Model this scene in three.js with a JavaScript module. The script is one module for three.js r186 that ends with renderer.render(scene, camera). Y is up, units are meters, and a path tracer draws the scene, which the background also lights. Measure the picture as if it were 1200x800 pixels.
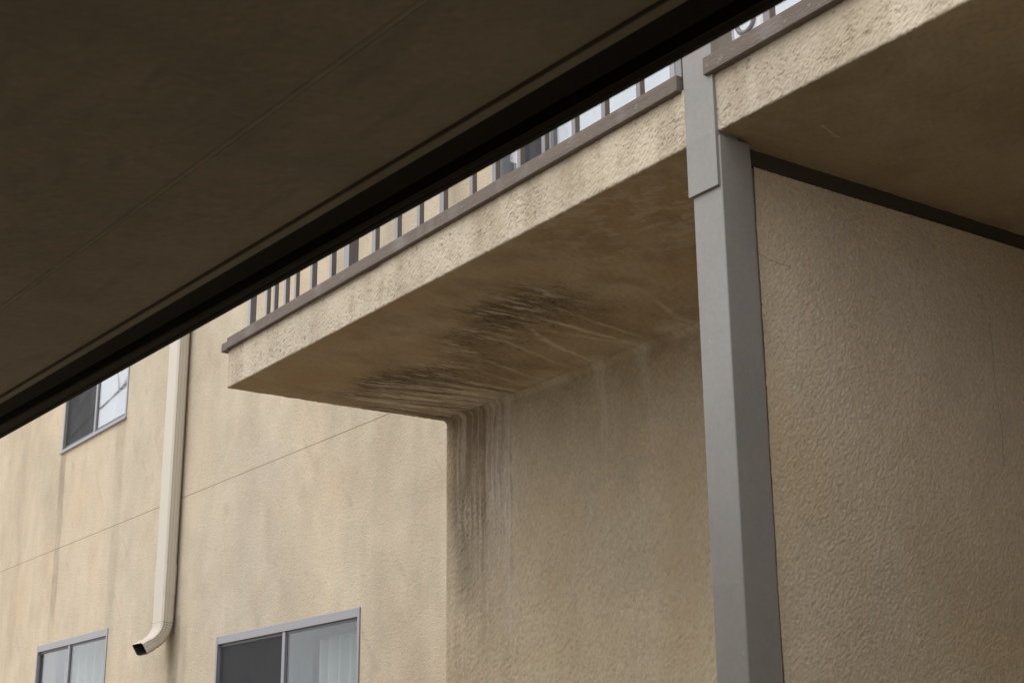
import * as THREE from 'three';
import { mergeGeometries } from 'three/addons/utils/BufferGeometryUtils.js';
import { RoundedBoxGeometry } from 'three/addons/geometries/RoundedBoxGeometry.js';

// ---------------------------------------------------------------- camera, sky, sun, exposure
const scene = new THREE.Scene();
const camera = new THREE.PerspectiveCamera(26.121, 1024 / 682, 0.05, 600);
camera.position.set(0, 1.6, 0);
{
  const m = new THREE.Matrix4().makeBasis(
    new THREE.Vector3(0.57128438, -0.00884636, -0.82070452),
    new THREE.Vector3(0.2439647, 0.95657599, 0.15951052),
    new THREE.Vector3(0.78365514, -0.2913488, 0.54863512));
  camera.quaternion.setFromRotationMatrix(m);
}
camera.focus = 5.2; camera.userData.fStop = 15;                  // a little depth of field: the near overhang is soft
const renderer = new THREE.WebGLRenderer({ antialias: true });
renderer.setSize(1024, 682);
renderer.toneMapping = THREE.LinearToneMapping;
renderer.toneMappingExposure = 1.27;
renderer.shadowMap.enabled = true;

const SKY_ZENITH = 2.0;
{
  const W = 512, H = 256, d = new Float32Array(W * H * 4);
  for (let j = 0; j < H; j++) for (let i = 0; i < W; i++) {
    const el = ((j + 0.5) / H - 0.5) * Math.PI, az = (i + 0.5) / W * Math.PI * 2;
    const s = Math.max(0, Math.sin(el));
    let L = SKY_ZENITH * (0.55 + 0.45 * s);                                  // overcast
    L *= 1 + 0.05 * Math.sin(az * 3 + 4 * s) * Math.cos(7 * s + az) + 0.04 * Math.sin(az * 7 - 9 * s);
    const k = (j * W + i) * 4;
    if (el < 0) L *= 0.25;
    d[k] = L * 0.975; d[k + 1] = L * 0.985; d[k + 2] = L * 1.03; d[k + 3] = 1;
  }
  const t = new THREE.DataTexture(d, W, H, THREE.RGBAFormat, THREE.FloatType);
  t.mapping = THREE.EquirectangularReflectionMapping;
  t.magFilter = t.minFilter = THREE.LinearFilter; t.needsUpdate = true;
  scene.background = t; scene.environment = t;
}
const sun = new THREE.DirectionalLight(new THREE.Color(1, 0.95, 0.87), 0.75);
sun.position.set(-9, 20, 13); sun.target.position.set(-5, 1, -2);
sun.castShadow = true; sun.shadow.radius = 60;
Object.assign(sun.shadow.camera, { left: -16, right: 16, top: 12, bottom: -12, near: 1, far: 60 });
sun.shadow.mapSize.set(2048, 2048);
scene.add(sun, sun.target);

// ---------------------------------------------------------------- noise
function rng(s) { return () => { s |= 0; s = s + 0x6D2B79F5 | 0; let t = Math.imul(s ^ s >>> 15, 1 | s); t = t + Math.imul(t ^ t >>> 7, 61 | t) ^ t; return ((t ^ t >>> 14) >>> 0) / 4294967296; }; }
const LAT = new Float32Array(65536); { const r = rng(77); for (let i = 0; i < 65536; i++) LAT[i] = r() * 2 - 1; }
function vn(x, y, seed = 0, per = 256) {            // value noise, -1..1, periodic over per cells
  const xi = Math.floor(x), yi = Math.floor(y); let fx = x - xi, fy = y - yi;
  fx = fx * fx * (3 - 2 * fx); fy = fy * fy * (3 - 2 * fy);
  const x0 = ((xi % per) + per) % per, y0 = ((yi % per) + per) % per, x1 = (x0 + 1) % per, y1 = (y0 + 1) % per;
  const ox = seed * 37, oy = seed * 71;
  const a = LAT[((y0 + oy) & 255) << 8 | ((x0 + ox) & 255)], b = LAT[((y0 + oy) & 255) << 8 | ((x1 + ox) & 255)];
  const c = LAT[((y1 + oy) & 255) << 8 | ((x0 + ox) & 255)], e = LAT[((y1 + oy) & 255) << 8 | ((x1 + ox) & 255)];
  return (a + (b - a) * fx) * (1 - fy) + (c + (e - c) * fx) * fy;
}
function fbm(x, y, o, seed = 0) { let s = 0, a = 1, t = 0; for (let i = 0; i < o; i++) { s += a * vn(x, y, seed + i); t += a; a *= 0.55; x = x * 2.03 + 11.3; y = y * 2.03 + 5.7; } return s / t; }
const clamp = (v, a = 0, b = 1) => v < a ? a : v > b ? b : v;
const ss = (a, b, x) => { const t = clamp((x - a) / (b - a)); return t * t * (3 - 2 * t); };
const lerp = (a, b, t) => a + (b - a) * t;
const mix3 = (c, d, t) => { c[0] += (d[0] - c[0]) * t; c[1] += (d[1] - c[1]) * t; c[2] += (d[2] - c[2]) * t; return c; };

// ---------------------------------------------------------------- textures
const S8 = new Uint8Array(4097); for (let i = 0; i <= 4096; i++) { const l = i / 4096; S8[i] = Math.round(255 * (l <= 0.0031308 ? 12.92 * l : 1.055 * Math.pow(l, 1 / 2.4) - 0.055)); }
function colourTex(w, h, fn) {                       // fn(u, v) -> linear [r,g,b]
  const d = new Uint8Array(w * h * 4);
  for (let j = 0; j < h; j++) for (let i = 0; i < w; i++) {
    const c = fn((i + 0.5) / w, (j + 0.5) / h), k = (j * w + i) * 4;
    for (let q = 0; q < 3; q++) d[k + q] = S8[clamp(c[q]) * 4096 | 0];
    d[k + 3] = 255;
  }
  const t = new THREE.DataTexture(d, w, h, THREE.RGBAFormat); t.colorSpace = THREE.SRGBColorSpace;
  t.wrapS = t.wrapT = THREE.RepeatWrapping; t.magFilter = THREE.LinearFilter; t.minFilter = THREE.LinearFilter; t.needsUpdate = true;
  return t;
}
function greyTex(n, fn) {
  const d = new Uint8Array(n * n * 4);
  for (let j = 0; j < n; j++) for (let i = 0; i < n; i++) { const v = clamp(fn(i / n, j / n)) * 255, k = (j * n + i) * 4; d[k] = d[k + 1] = d[k + 2] = v; d[k + 3] = 255; }
  const t = new THREE.DataTexture(d, n, n, THREE.RGBAFormat);
  t.wrapS = t.wrapT = THREE.RepeatWrapping; t.magFilter = THREE.LinearFilter; t.minFilter = THREE.LinearFilter; t.needsUpdate = true;
  return t;
}
// stucco relief tile, 1 m square at repeat 1
const stuccoBump = greyTex(1024, (u, v) => {
  const a = vn(u * 40, v * 40, 3, 40), b = vn(u * 96, v * 96, 5, 96), c = vn(u * 200, v * 200, 9, 200);
  const wx = u * 64 + 0.5 * a, wy = v * 64 + 0.5 * b, r = Math.abs(vn(wx, wy, 12, 64));
  return 0.45 + 0.16 * b + 0.14 * c + 0.1 * a + 0.22 * (ss(0, 0.25, r) - 0.6);
});
const smoothBump = greyTex(512, (u, v) => 0.5 + 0.25 * vn(u * 24, v * 24, 3, 24) + 0.2 * vn(u * 110, v * 110, 6, 110));
const rep = (t, x, y) => { const c = t.clone(); c.repeat.set(x, y); c.needsUpdate = true; return c; };

// base colour of the stucco: warm tan paint with broad mottling, greyish and rusty patches, sand specks
function stucco(x, y, seed, amt = 1) {
  const m = fbm(x * 1.9, y * 1.3, 4, seed), m2 = fbm(x * 9, y * 7, 3, seed + 9), sp = vn(x * 330, y * 330, seed + 20), s2 = vn(x * 140, y * 140, seed + 23);
  const l = 1 + amt * (0.13 * m + 0.1 * m2) + 0.06 * sp + 0.05 * s2;
  const c = [0.468 * l, 0.394 * l, 0.288 * l];
  mix3(c, [0.40 * l, 0.36 * l, 0.30 * l], clamp(0.5 * fbm(x * 1.1 + 9, y * 1.4, 3, seed + 30) + 0.12) * amt);
  mix3(c, [0.42 * l, 0.30 * l, 0.19 * l], clamp(0.45 * fbm(x * 2.3 - 4, y * 2.0, 3, seed + 40) - 0.02) * amt);
  const pit = vn(x * 62, y * 62, seed + 50) + 0.6 * vn(x * 170, y * 170, seed + 51);
  if (pit > 1.1) mix3(c, [0.22, 0.175, 0.12], clamp((pit - 1.1) * 1.8));     // dark grains of dirt
  return c;
}

// ---------------------------------------------------------------- builders
const box = (x0, x1, y0, y1, z0, z1) => { const g = new THREE.BoxGeometry(x1 - x0, y1 - y0, z1 - z0); g.translate((x0 + x1) / 2, (y0 + y1) / 2, (z0 + z1) / 2); return g; };
const rbox = (x0, x1, y0, y1, z0, z1, r = 0.002, s = 2) => { const g = new RoundedBoxGeometry(x1 - x0, y1 - y0, z1 - z0, s, r); g.translate((x0 + x1) / 2, (y0 + y1) / 2, (z0 + z1) / 2); return g; };
function flat(g) { const o = g.index ? g.toNonIndexed() : g; for (const k of Object.keys(o.attributes)) if (!['position', 'normal', 'uv'].includes(k)) o.deleteAttribute(k); return o; }
const used = {};
function numbered(n) { const k = used[n] = (used[n] ?? -1) + 1; return k ? `${n}_${String(k).padStart(3, '0')}` : n; }
function thing(name, label, category, pos = [0, 0, 0], group, kind) {
  const o = new THREE.Group(); o.name = numbered(name); o.position.set(...pos); scene.add(o);
  o.userData.label = label; o.userData.category = category;
  if (group) o.userData.group = group; if (kind) o.userData.kind = kind;
  return o;
}
// geometries are given in world coordinates and moved into the parent's frame
const wp = new THREE.Vector3();
function part(name, geos, mat, parent, label) {
  geos = Array.isArray(geos) ? geos : [geos];
  const g = geos.length > 1 ? mergeGeometries(geos.map(flat)) : geos[0].clone();
  parent.updateWorldMatrix(true, false);
  g.applyMatrix4(parent.matrixWorld.clone().invert());
  const m = new THREE.Mesh(g, mat); m.name = name; m.castShadow = m.receiveShadow = true; parent.add(m);
  if (label) m.userData.label = label;
  return m;
}
// sub: a group part that carries sub-parts
function sub(name, parent, label) { const o = new THREE.Group(); o.name = name; parent.add(o); if (label) o.userData.label = label; return o; }
// relief grid: us (array), profile [{p:[x?],...}] -> pos(u, k) returns [x,y,z,nx,ny,nz], h(u,k) height along the normal
function grid(us, nv, pos, h, uv) {
  const nu = us.length, P = new Float32Array(nu * nv * 3), T = new Float32Array(nu * nv * 2), I = new Uint32Array((nu - 1) * (nv - 1) * 6);
  for (let j = 0, k = 0; j < nv; j++) for (let i = 0; i < nu; i++, k++) {
    const q = pos(us[i], j), d = h(us[i], j);
    P[k * 3] = q[0] + q[3] * d; P[k * 3 + 1] = q[1] + q[4] * d; P[k * 3 + 2] = q[2] + q[5] * d;
    const t = uv(us[i], j); T[k * 2] = t[0]; T[k * 2 + 1] = t[1];
  }
  for (let j = 0, k = 0; j < nv - 1; j++) for (let i = 0; i < nu - 1; i++) {
    const a = j * nu + i, b = a + 1, c = a + nu, e = c + 1;
    I[k++] = a; I[k++] = c; I[k++] = b; I[k++] = b; I[k++] = c; I[k++] = e;
  }
  const g = new THREE.BufferGeometry();
  g.setAttribute('position', new THREE.BufferAttribute(P, 3)); g.setAttribute('uv', new THREE.BufferAttribute(T, 2)); g.setIndex(new THREE.BufferAttribute(I, 1));
  g.computeVertexNormals(); return g;
}
const span = (a, b, step) => { const n = Math.max(1, Math.round(Math.abs(b - a) / step)), r = []; for (let i = 0; i <= n; i++) r.push(a + (b - a) * i / n); return r; };

// ---------------------------------------------------------------- materials
const std = (o) => new THREE.MeshStandardMaterial(o);
const rgb = (r, g, b) => new THREE.Color().setRGB(r, g, b);
function paintTex(w, h, base, chip, seed, sx, sy, chips = 1) {
  return colourTex(w, h, (u, v) => {
    const x = u * sx, y = v * sy, l = 1 + 0.1 * fbm(x * 9, y * 9, 3, seed) + 0.05 * vn(x * 150, y * 150, seed + 4);
    const c = base.map((q) => q * l);
    const n = vn(x * 70, y * 40, seed + 7) + 0.8 * vn(x * 190, y * 120, seed + 8);
    if (n > 1.28 - 0.1 * chips) mix3(c, chip, clamp((n - 1.28 + 0.1 * chips) * 5) * 0.8);
    return c;
  });
}
const postPaint = std({ map: paintTex(512, 1024, [0.205, 0.19, 0.168], [0.33, 0.31, 0.28], 3, 0.5, 1.0, -1.6), roughness: 0.45 });
const railPaint = new THREE.MeshPhysicalMaterial({ color: rgb(0.075, 0.06, 0.053), roughness: 0.35, clearcoat: 1, clearcoatRoughness: 0.12, });
const aluminium = std({ color: rgb(0.25, 0.25, 0.262), roughness: 0.42, metalness: 0.25 });
const sashDark = std({ color: rgb(0.09, 0.09, 0.1), roughness: 0.5 });
const whiteFrame = std({ color: rgb(0.62, 0.62, 0.62), roughness: 0.45 });
const spoutPaint = std({ color: rgb(0.46, 0.415, 0.335), roughness: 0.42, bumpMap: rep(smoothBump, 2, 2), bumpScale: 0.0006 });
const tarPaint = new THREE.MeshPhysicalMaterial({ color: rgb(0.012, 0.0095, 0.007), roughness: 0.95, specularIntensity: 0.25 });
const darkPaint = new THREE.MeshPhysicalMaterial({ color: rgb(0.03, 0.024, 0.017), roughness: 0.9, specularIntensity: 0.3, bumpMap: rep(smoothBump, 4, 4), bumpScale: 0.001 });
const roomPaint = std({ color: rgb(0.32, 0.30, 0.28), roughness: 0.9 });
const glass = new THREE.MeshPhysicalMaterial({ color: 0xffffff, roughness: 0.01, transmission: 1, thickness: 0, ior: 1.75 });
const glassLow = new THREE.MeshPhysicalMaterial({ color: rgb(0.9, 0.93, 0.92), roughness: 0.02, transmission: 1, thickness: 0, ior: 1.42 });
const glassCoated = new THREE.MeshPhysicalMaterial({ color: rgb(0.85, 0.88, 0.9), roughness: 0.02, transmission: 1, thickness: 0, ior: 2.6 });
const screenMesh = std({ color: rgb(0.02, 0.02, 0.024), roughness: 0.8, transparent: true, opacity: 0.55 });

// ---------------------------------------------------------------- measures
const ZF = -2.102, ZW = -3.0293, ZL = -3.3293, SOF = 3.0;      // fascia, wing wall, far facade, soffit height
const BAL0 = -4.805, WING0 = -4.79, POST0 = -2.286, POST1 = -2.194, FINX = -2.222;

// ================================================================ GROUND
{
  const tx = colourTex(1024, 1024, (u, v) => { const x = u * 8, y = v * 8, l = 1 + 0.2 * fbm(x * 1.5, y * 1.5, 4, 2) + 0.2 * vn(x * 40, y * 40, 8); return [0.42 * l, 0.355 * l, 0.25 * l]; });
  tx.repeat.set(50, 50);
  const g = new THREE.PlaneGeometry(400, 400); g.rotateX(-Math.PI / 2);
  const m = new THREE.Mesh(g, std({ map: tx, roughness: 0.95 })); m.name = 'ground'; m.receiveShadow = true; m.userData.kind = 'structure'; m.userData.label = 'plain concrete ground of the yard below the balconies';
  scene.add(m);
}

// ================================================================ FAR FACADE WALL with its windows
const FX0 = -15, FX1 = -4.5, FH = 6.4, JOINT = 3.272;
const facade = thing('facade_wall', 'long bright tan stucco wall with downspout and three aluminium windows at left', 'wall', [FX0, 0, ZL]);
const facadeTex = colourTex(2048, 1280, (u, v) => {
  const x = FX0 + u * (FX1 - FX0), y = v * FH, c = stucco(x, y, 1, 1.0);
  const mo = fbm(x * 3.1, y * 2.6, 5, 78); mix3(c, [0.34, 0.28, 0.205], clamp(mo - 0.05) * 0.55); mix3(c, [0.56, 0.475, 0.365], clamp(-mo - 0.05) * 0.5);
  const drip = fbm(x * 7, y * 0.55, 4, 60);                                            // runs of dirt that follow the water down
  mix3(c, [0.33, 0.275, 0.2], clamp((drip - 0.08) * 0.9) * 0.55 * (0.5 + 0.5 * fbm(x * 1.2, y * 0.8, 2, 66)));
  const grain = 0.55 + 0.45 * fbm(x * 14, y * 6, 3, 70);
  const run = (xc, w, yt, yb, a) => { const wob = xc + 0.02 * vn(y * 3, 1, 71); const s = (1 - ss(w * 0.4, w, Math.abs(x - wob))) * ss(yb, yb + 0.6, y) * (1 - ss(yt, yt + 0.04, y)); if (s > 0) mix3(c, [0.24, 0.195, 0.14], clamp(s * a * grain * 1.4)); };
  run(-10.45, 0.085, 3.93, 2.45, 0.75); run(-9.3, 0.11, 3.95, 2.2, 0.34); run(-9.22, 0.05, 3.95, 3.4, 0.3); run(-11.4, 0.12, 5, 2, 0.2);
  run(-8.19, 0.1, 2.56, 1.7, 0.85); run(-8.12, 0.16, 2.5, 1.5, 0.35); run(-7.3, 0.2, 5.2, 3.0, 0.2); run(-6.2, 0.25, 5.2, 2.9, 0.3); run(-5.75, 0.2, 5.2, 2.7, 0.3); run(-5.45, 0.2, 4, 2.0, 0.25);
  // faint trowel scuffs
  const sc = vn(x * 11 + y * 9, y * 4 - x * 3, 75); if (sc > 0.72) mix3(c, [0.3, 0.25, 0.19], (sc - 0.72) * 1.3);
  return c;
});
const facadeMat = std({ map: facadeTex, roughness: 0.95, bumpMap: rep(stuccoBump, 14, 8.6), bumpScale: 0.0032 });
function panelWithHoles(y0, y1, holes) {
  const s = new THREE.Shape([[FX0, y0], [FX1, y0], [FX1, y1], [FX0, y1]].map((p) => new THREE.Vector2(...p)));
  for (const [a, b, c, d] of holes) {
    s.holes.push(new THREE.Path([[a, c], [a, d], [b, d], [b, c]].map((p) => new THREE.Vector2(...p))));
  }
  const g = new THREE.ExtrudeGeometry(s, { depth: 0.14, bevelEnabled: true, bevelThickness: 0.002, bevelSize: 0.001, bevelOffset: -0.001, bevelSegments: 1 });
  g.translate(0, 0, ZL - 0.142);
  const p = g.attributes.position, t = g.attributes.uv;
  for (let i = 0; i < p.count; i++) t.setXY(i, (p.getX(i) - FX0) / (FX1 - FX0), p.getY(i) / FH);
  return g;
}
const WR = [-7.581, -5.987, 1.1, 2.408], WL = [-10.694, -9.28, 1.3, 2.609], WU = [-10.511, -9.218, 3.98, 5.25];
part('wall_panel', panelWithHoles(0, JOINT - 0.0016, [WR, WL]), facadeMat, facade);
part('wall_panel', panelWithHoles(JOINT + 0.0016, FH, [WU]), facadeMat, facade);
part('joint_strip', box(FX0, FX1, JOINT - 0.02, JOINT + 0.02, ZL - 0.03, ZL - 0.0022), std({ color: rgb(0.4, 0.33, 0.25), roughness: 1 }), facade);

function curtainGeo(x0, x1, y0, y1, z, folds, amp, seed) {
  const us = span(x0, x1, (x1 - x0) / (folds * 8)), vs = span(y0, y1, 0.12);
  return grid(us, vs.length, (u, j) => [u, vs[j], z, 0, 0, 1],
    (u, j) => { const t = (u - x0) / (x1 - x0) * folds * Math.PI * 2; return amp * (Math.sin(t + 0.8 * vn(t * 0.3, vs[j] * 0.5, seed)) + 0.4 * vn(t, vs[j] * 0.8, seed + 1)); },
    (u, j) => [u - x0, vs[j] - y0]);
}
function makeWindow(parent, [x0, x1, y0, y1], xm, z, { header = 0.045, screenLeft = true, roomDepth = 1.6, glassL = glass, glassR = glass, stile = 0.016 } = {}) {
  const w = sub('window', parent), f = 0.022, zo = z + 0.006, zi = z - 0.07;
  part('frame', [
    rbox(x0, x0 + f, y0, y1, zi, zo), rbox(x1 - f, x1, y0, y1, zi, zo),
    rbox(x0 + f, x1 - f, y1 - header, y1, zi, zo - 0.001), rbox(x0 + f, x1 - f, y0, y0 + f, zi, zo - 0.001),
    rbox(x0 - 0.008, x1 + 0.008, y0 - 0.01, y0 + 0.004, z - 0.03, zo + 0.012)], aluminium, w);
  const top = y1 - header, bot = y0 + f;
  part('meeting_stile', rbox(xm - stile, xm + stile, bot, top, z - 0.05, z), aluminium, w);
  const sash = (a, b, zz) => part('sash', [box(a, a + 0.012, bot, top, zz - 0.012, zz + 0.006), box(b - 0.012, b, bot, top, zz - 0.012, zz + 0.006), box(a + 0.012, b - 0.012, top - 0.014, top, zz - 0.012, zz + 0.006), box(a + 0.012, b - 0.012, bot, bot + 0.022, zz - 0.012, zz + 0.006)], sashDark, w);
  sash(x0 + f, xm - stile, z - 0.018); sash(xm + stile, x1 - f, z - 0.014);
  const pane = (a, b, zz, m) => part('pane', box(a, b, bot + 0.022, top - 0.014, zz - 0.002, zz + 0.002), m, w);
  pane(x0 + f + 0.012, xm - stile - 0.012, z - 0.02, glassL); pane(xm + stile + 0.012, x1 - f - 0.012, z - 0.012, glassR);
  if (screenLeft) part('insect_screen', box(x0 + f + 0.012, xm - stile - 0.012, bot + 0.022, top - 0.014, z - 0.0125, z - 0.0115), screenMesh, w);
  const zb = z - 0.145 - roomDepth;
  part('room', [box(x0 - 0.3, x1 + 0.3, y0 - 0.5, y1 + 0.25, zb - 0.05, zb), box(x0 - 0.35, x0 - 0.3, y0 - 0.5, y1 + 0.25, zb, z - 0.145), box(x1 + 0.3, x1 + 0.35, y0 - 0.5, y1 + 0.25, zb, z - 0.145),
    box(x0 - 0.35, x1 + 0.35, y1 + 0.25, y1 + 0.3, zb - 0.05, z - 0.145), box(x0 - 0.35, x1 + 0.35, y0 - 0.55, y0 - 0.5, zb - 0.05, z - 0.145)], roomPaint, w);
  return w;
}
makeWindow(facade, WR, -6.77, ZL, { header: 0.042, glassL: glassLow, glassR: glassLow });
makeWindow(facade, WL, -10.02, ZL, { header: 0.045, screenLeft: false, glassL: glassLow, glassR: glassLow });
makeWindow(facade, WU, -9.843, ZL, { header: 0.04, glassR: glassCoated });

const clothWhite = new THREE.MeshPhysicalMaterial({ color: rgb(0.42, 0.45, 0.44), roughness: 1, transmission: 0.3, thickness: 0 });
function curtain(label, x0, x1, y0, y1, z, folds, amp, seed, mat = clothWhite) {
  const t = thing('curtain', label, 'curtain', [(x0 + x1) / 2, y0, z], 'pale curtains hung behind the glass');
  part('cloth', curtainGeo(x0, x1, y0, y1, z, folds, amp, seed), mat, t);
  part('curtain_rod', (() => { const g = new THREE.CylinderGeometry(0.01, 0.01, x1 - x0 + 0.06, 8); g.rotateZ(Math.PI / 2); g.translate((x0 + x1) / 2, y1 + 0.01, z - 0.02); return g; })(), aluminium, t);
}
curtain('pale greenish curtain behind the right pane of the near lower window, beside the wing', -6.66, -5.95, 1.0, 2.32, ZL - 0.16, 7, 0.02, 4);
curtain('dim grey curtain behind the screened left pane of the near lower window', -7.55, -6.85, 1.0, 2.42, ZL - 0.2, 6, 0.022, 14);
curtain('grey curtain across the lower window at the far left, under the dirt streak', -10.72, -9.26, 1.2, 2.63, ZL - 0.22, 10, 0.018, 24);
curtain('slate curtain drawn behind the upper window left of the downspout', -10.3, -9.75, 3.9, 5.3, ZL - 0.12, 4, 0.02, 34);

// ================================================================ WING WALL under and above the near balcony
const wing = thing('wing_wall', 'tan stucco wall under the stained balcony, streaked brown at its corner', 'wall', [WING0, 0, ZW]);
const WX1 = -2.26, WY0 = 1.35, WTOP = SOF + 0.02;
function wallStain(c, x, y) {
  const t = SOF - y;                                                     // depth below the soffit
  let base = clamp(0.55 + 0.5 * fbm(x * 1.7, y * 1.5, 3, 96)); mix3(c, [0.43, 0.335, 0.19], base * 0.5);
  const st = fbm(x * 60, y * 5, 4, 80), st2 = fbm(x * 130, y * 16, 3, 84), pat = fbm(x * 6, y * 4.2, 4, 88), gr = vn(x * 190, y * 150, 97);
  const xr = x - WING0, rag = 0.014 * vn(y * 7, 3, 86) + 0.012 * vn(y * 26, 5, 87) + 0.01 * st2;
  // brown wash of the corner, ragged on its right
  const inside = ss(-0.01, 0.02, xr + 0.01 * st2) * (1 - ss(0.425, 0.455, xr + rag));
  let a = inside * (0.92 - 0.78 * ss(0.06, 0.8, t + 0.2 * pat)) * clamp(0.85 + 0.4 * st + 0.7 * pat + 0.25 * gr);
  a += (1 - ss(0.02, 0.11, Math.abs(xr - 0.13 - 0.02 * vn(y * 4, 7, 81)))) * 0.4 * (1 - ss(0.6, 1.2, t)) * clamp(0.75 + 0.6 * st + 0.7 * pat + 0.2 * gr);
  a += (1 - ss(0.01, 0.07, Math.abs(xr - 0.27 - 0.015 * vn(y * 5, 2, 82)))) * 0.35 * (1 - ss(0.4, 1.2, t)) * clamp(0.5 + 1.2 * st);
  mix3(c, [0.13, 0.09, 0.05], clamp(a, 0, 0.9));
  // grey mineral streaks
  const stripe = (xc, w, len, s) => { const d = Math.abs(x - xc - 0.009 * vn(y * 4, xc * 9, 91) - 0.004 * vn(y * 21, xc * 5, 92)) * (1 + 0.5 * st2); const q = (1 - ss(w * 0.25, w, d)) * (1 - ss(len * 0.35, len, t + 0.15 * pat)) * s * clamp(0.85 + 1.0 * st2 + 0.4 * st + 0.25 * gr); if (q > 0) mix3(c, [0.56, 0.49, 0.40], clamp(q)); };
  stripe(-4.665, 0.028, 0.34, 0.6); stripe(-4.70, 0.014, 0.6, 0.3); stripe(-4.42, 0.13, 0.9, 0.5); stripe(-4.495, 0.016, 0.7, 0.4); stripe(-4.46, 0.012, 0.5, 0.45); stripe(-4.425, 0.014, 0.8, 0.4); stripe(-4.37, 0.03, 1.0, 0.5); stripe(-4.355, 0.012, 1.1, 0.45); stripe(-4.6, 0.01, 0.4, 0.3); stripe(-4.56, 0.009, 0.3, 0.3);
  stripe(-3.80, 0.036, 0.3, 0.6); stripe(-3.785, 0.01, 0.5, 0.25); stripe(-3.56, 0.045, 0.24, 0.6); stripe(-3.55, 0.01, 0.5, 0.3); stripe(-4.25, 0.05, 0.14, 0.35); stripe(-3.3, 0.03, 0.12, 0.3);
  const crust = (xc, w, len, q) => mix3(c, [0.56, 0.49, 0.40], clamp((1 - ss(w * 0.3, w, Math.abs(x - xc + 0.012 * st2))) * (1 - ss(len * 0.2, len, t + 0.03 * pat)) * q * clamp(0.8 + 1.0 * st2 + 0.3 * gr)));
  // patchy brown stain under the joint, with painted shade below the soffit
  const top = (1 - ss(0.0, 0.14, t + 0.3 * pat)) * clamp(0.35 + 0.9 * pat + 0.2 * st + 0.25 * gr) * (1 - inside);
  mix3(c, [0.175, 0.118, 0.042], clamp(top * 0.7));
  crust(-4.08, 0.16, 0.05, 0.6); crust(-3.8, 0.05, 0.12, 0.7); crust(-3.795, 0.012, 0.4, 0.35); crust(-3.57, 0.06, 0.08, 0.9); crust(-3.56, 0.022, 0.22, 0.5); crust(-3.34, 0.12, 0.05, 0.7);
  { const k = 1 + 0.09 * vn(x * 200, y * 200, 98) + 0.08 * vn(x * 110, y * 110, 99); c[0] *= k; c[1] *= k; c[2] *= k; }
  const rust = clamp(fbm(x * 3.2, y * 2.1, 4, 95) + 0.12); mix3(c, [0.38, 0.27, 0.155], clamp(rust * 0.6));
  return c;
}
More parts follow.
